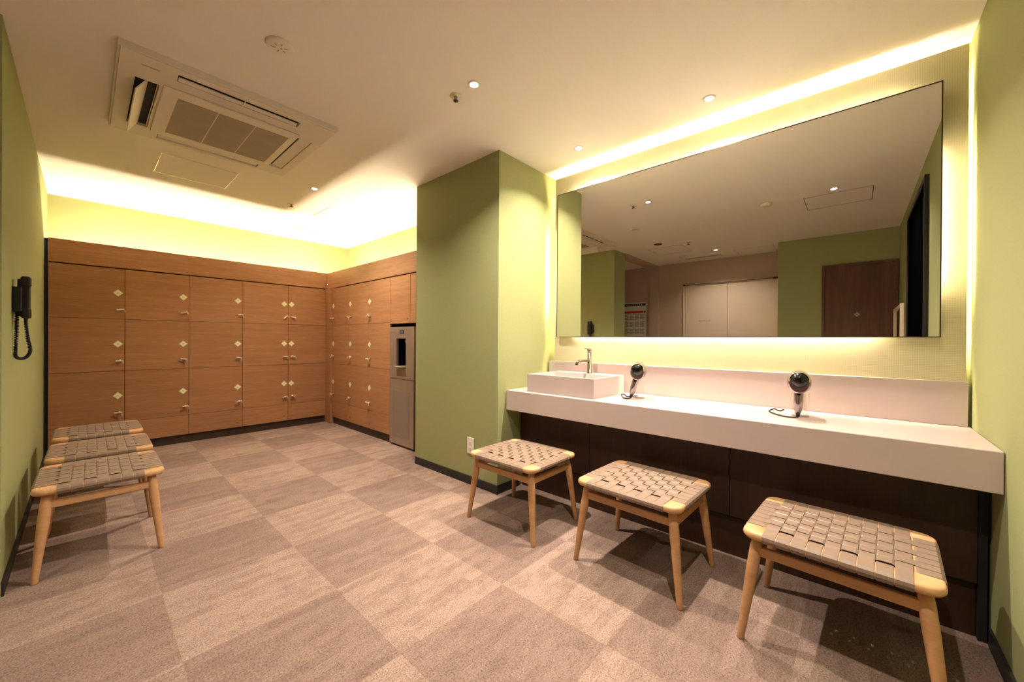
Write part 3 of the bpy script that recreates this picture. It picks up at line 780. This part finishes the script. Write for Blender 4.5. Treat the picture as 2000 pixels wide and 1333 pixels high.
for i in range(len(cp) - 1):
    a, b_ = cp[i], cp[i + 1]; d = (b_ - a).normalized(); uu = d.orthogonal().normalized(); ww = d.cross(uu)
    for k in range(6):
        p = a.lerp(b_, k / 6); ang = (i * 6 + k) * 1.25
        coil.append(p + (uu * math.cos(ang) + ww * math.sin(ang)) * 0.0052)
cm.tube(coil, 0.0030, 5); cm.build('coiled_cord', 'blackmat', u)

# ------------------------------------------------------------------ socket on the column
u = thing('wall_socket', 'white double power socket low on the front of the green column', 'socket', (XCOL, 2.126, 0.289))
MB().box(-0.008, 0.0, -0.036, 0.036, -0.060, 0.060, 0.003, 2).build('cover_plate', 'white', u)
for z in (-0.021, 0.021):
    o = MB().box(-0.0095, -0.008, -0.016, 0.016, z - 0.013, z + 0.013, 0.0005).build('outlet', 'white', u)
    for y in (-0.006, 0.006): MB().box(-0.0100, -0.0095, y - 0.0012, y + 0.0012, z - 0.005, z + 0.005).build('slit', 'blackmat', o)

# ------------------------------------------------------------------ behind the camera, seen in the mirror
u = struct(thing('door_1', 'dark wooden door with frame on the green wall, seen in the mirror', 'door', (XG, 0, 0)))
DY0, DY1, DZ = -0.340, 0.318, 2.030
m = MB(); m.box(0.0, 0.022, DY1 - 0.03, DY1, 0, DZ, 0.001); m.box(0.0, 0.022, DY0 - 0.022, DY0 + 0.008, 0, DZ, 0.001); m.box(0.0, 0.022, DY0 + 0.008, DY1 - 0.03, DZ - 0.03, DZ, 0.001)
m.build('door_frame', 'doorwood', u)
lf = MB().box(0.0, 0.012, DY0 + 0.010, DY1 - 0.032, 0.004, DZ - 0.032).build('door_leaf', 'doorwood', u)
m = MB()
for dy, dz in ((-0.016, 0), (0.016, 0), (0, 0.016), (0, -0.016)):
    q = 0.013; cy, cz = -0.012 + dy, 1.409 + dz
    m.prism([(cy - q, cz), (cy, cz - q), (cy + q, cz), (cy, cz + q)], 0, 0.012, 0.0135)
m.build('diamond_emblem', 'grey', lf)
MB().tube([(0.012, 0.235, 1.00), (0.045, 0.235, 1.00), (0.048, 0.14, 1.00)], 0.009, 10).build('door_handle', 'nickel', lf)

u = struct(thing('door_2', 'white double doors with beige frame on the rear wall, seen in the mirror', 'door', (XB, 0, 0)))
m = MB(); E0, E1, EZ = 0.835, 2.172, 2.025
m.box(0.0, 0.025, E1 - 0.035, E1, 0, EZ, 0.001); m.box(0.0, 0.025, E0, E0 + 0.035, 0, EZ, 0.001); m.box(0.0, 0.025, E0 + 0.035, E1 - 0.035, EZ - 0.02, EZ, 0.001)
m.build('door_frame', 'beigedoor', u)
for y0, y1 in ((1.503, E1 - 0.037), (E0 + 0.037, 1.497)):
    lf = MB().box(0.0, 0.014, y0, y1, 0.004, EZ - 0.022, 0.0015).build('door_leaf', 'beigedoor', u)
    hy = 1.56 if y0 > 1.5 else 1.44
    MB().tube([(0.014, hy, 0.92), (0.040, hy, 0.92), (0.040, hy, 1.04), (0.014, hy, 1.04)], 0.007, 10).build('pull_handle', 'nickel', lf)
m = MB()
yy = 1.921
for k in range(7):
    w = 0.016 if k % 2 else 0.020
    m.box(0.0140, 0.0145, yy - w, yy, 1.400, 1.424 if k in (0, 3, 6) else 1.416); yy -= 0.025
m.build('door_lettering', 'grey', u)
for y in (E1 - 0.02, E0 + 0.05, E0 + 0.02):
    MB().lathe([(0, 0.012), (0.022, 0.016), (0.034, 0.010), (0.036, 0.0)], (0.025, y, EZ - 0.012), (1, 0, 0), 14).build('rail_knob', 'plinth', u)
MB().cyl((0.045, E1 - 0.02, EZ - 0.012), (0.045, E0 + 0.02, EZ - 0.012), 0.005, None, 10).build('curtain_rail', 'plinth', u)

u = struct(thing('door_3', 'black glossy sliding door on the right wall, seen in the mirror', 'door', (0, YR, 0)))
MB().box(-0.085, 1.055, 0.0, 0.016, 0.004, 2.19, 0.001).build('door_leaf', 'blackdoor', u)
m = MB(); m.box(-0.12, -0.085, 0.0, 0.024, 0, 2.23, 0.001); m.box(1.055, 1.090, 0.0, 0.024, 0, 2.23, 0.001); m.box(-0.085, 1.055, 0.0, 0.024, 2.19, 2.23, 0.001)
m.build('door_frame', 'blackmat', u)

u = thing('garment_rack', 'slim beige frame rack with a white tag beside the black door, seen in the mirror', 'rack', (-0.70, YR + 0.040, 0))
for x in (-0.42, 0.42):
    MB().box(x - 0.016, x + 0.016, -0.014, 0.014, 0.0, 1.455, 0.003).build('post', 'beigedoor', u)
MB().box(-0.404, 0.404, -0.012, 0.012, 1.420, 1.452, 0.003).build('top_rail', 'beigedoor', u)
MB().box(-0.404, 0.404, -0.010, 0.010, 0.12, 0.15, 0.003).build('bottom_rail', 'beigedoor', u)
MB().box(0.24, 0.33, -0.006, 0.0, 1.310, 1.385, 0.001).build('tag', 'white', u)
MB().tube([(0.285, -0.003, 1.385), (0.285, 0.0, 1.421)], 0.002, 6).build('tag_string', 'white', u)

# poster beside the pilaster
u = thing('wall_poster', 'white notice poster with black header and red band, seen in the mirror', 'poster', (XB, 3.030, 0))
pw = 0.215
MB().box(0.0, 0.004, -pw, pw, 1.00, 1.775).build('sheet', 'paper', u)
m = MB(); m.box(0.004, 0.0045, -pw + 0.012, pw - 0.012, 1.715, 1.755); m.mi = 1
yy = pw - 0.05
for k in range(8): m.box(0.0045, 0.0048, yy - 0.026, yy, 1.727, 1.743 if k % 3 else 1.746); yy -= 0.040
m.build('header_band', ['ink', 'grey'], u)
m = MB(); m.box(0.004, 0.0045, -pw + 0.050, pw - 0.012, 1.585, 1.622); m.mi = 1; m.box(0.004, 0.0045, -pw + 0.012, -pw + 0.040, 1.585, 1.622)
m.build('red_band', ['red', 'ink'], u)
for c in range(4):
    for r in range(4):
        y1 = pw - 0.016 - c * 0.100; z1 = 1.565 - r * 0.135
        m = MB()
        for k in range(4): m.box(0.004, 0.0044, y1 - 0.082 + 0.01 * (k % 2), y1, z1 - 0.018 - k * 0.027, z1 - k * 0.027)
        m.build('text_block', 'grey', u)
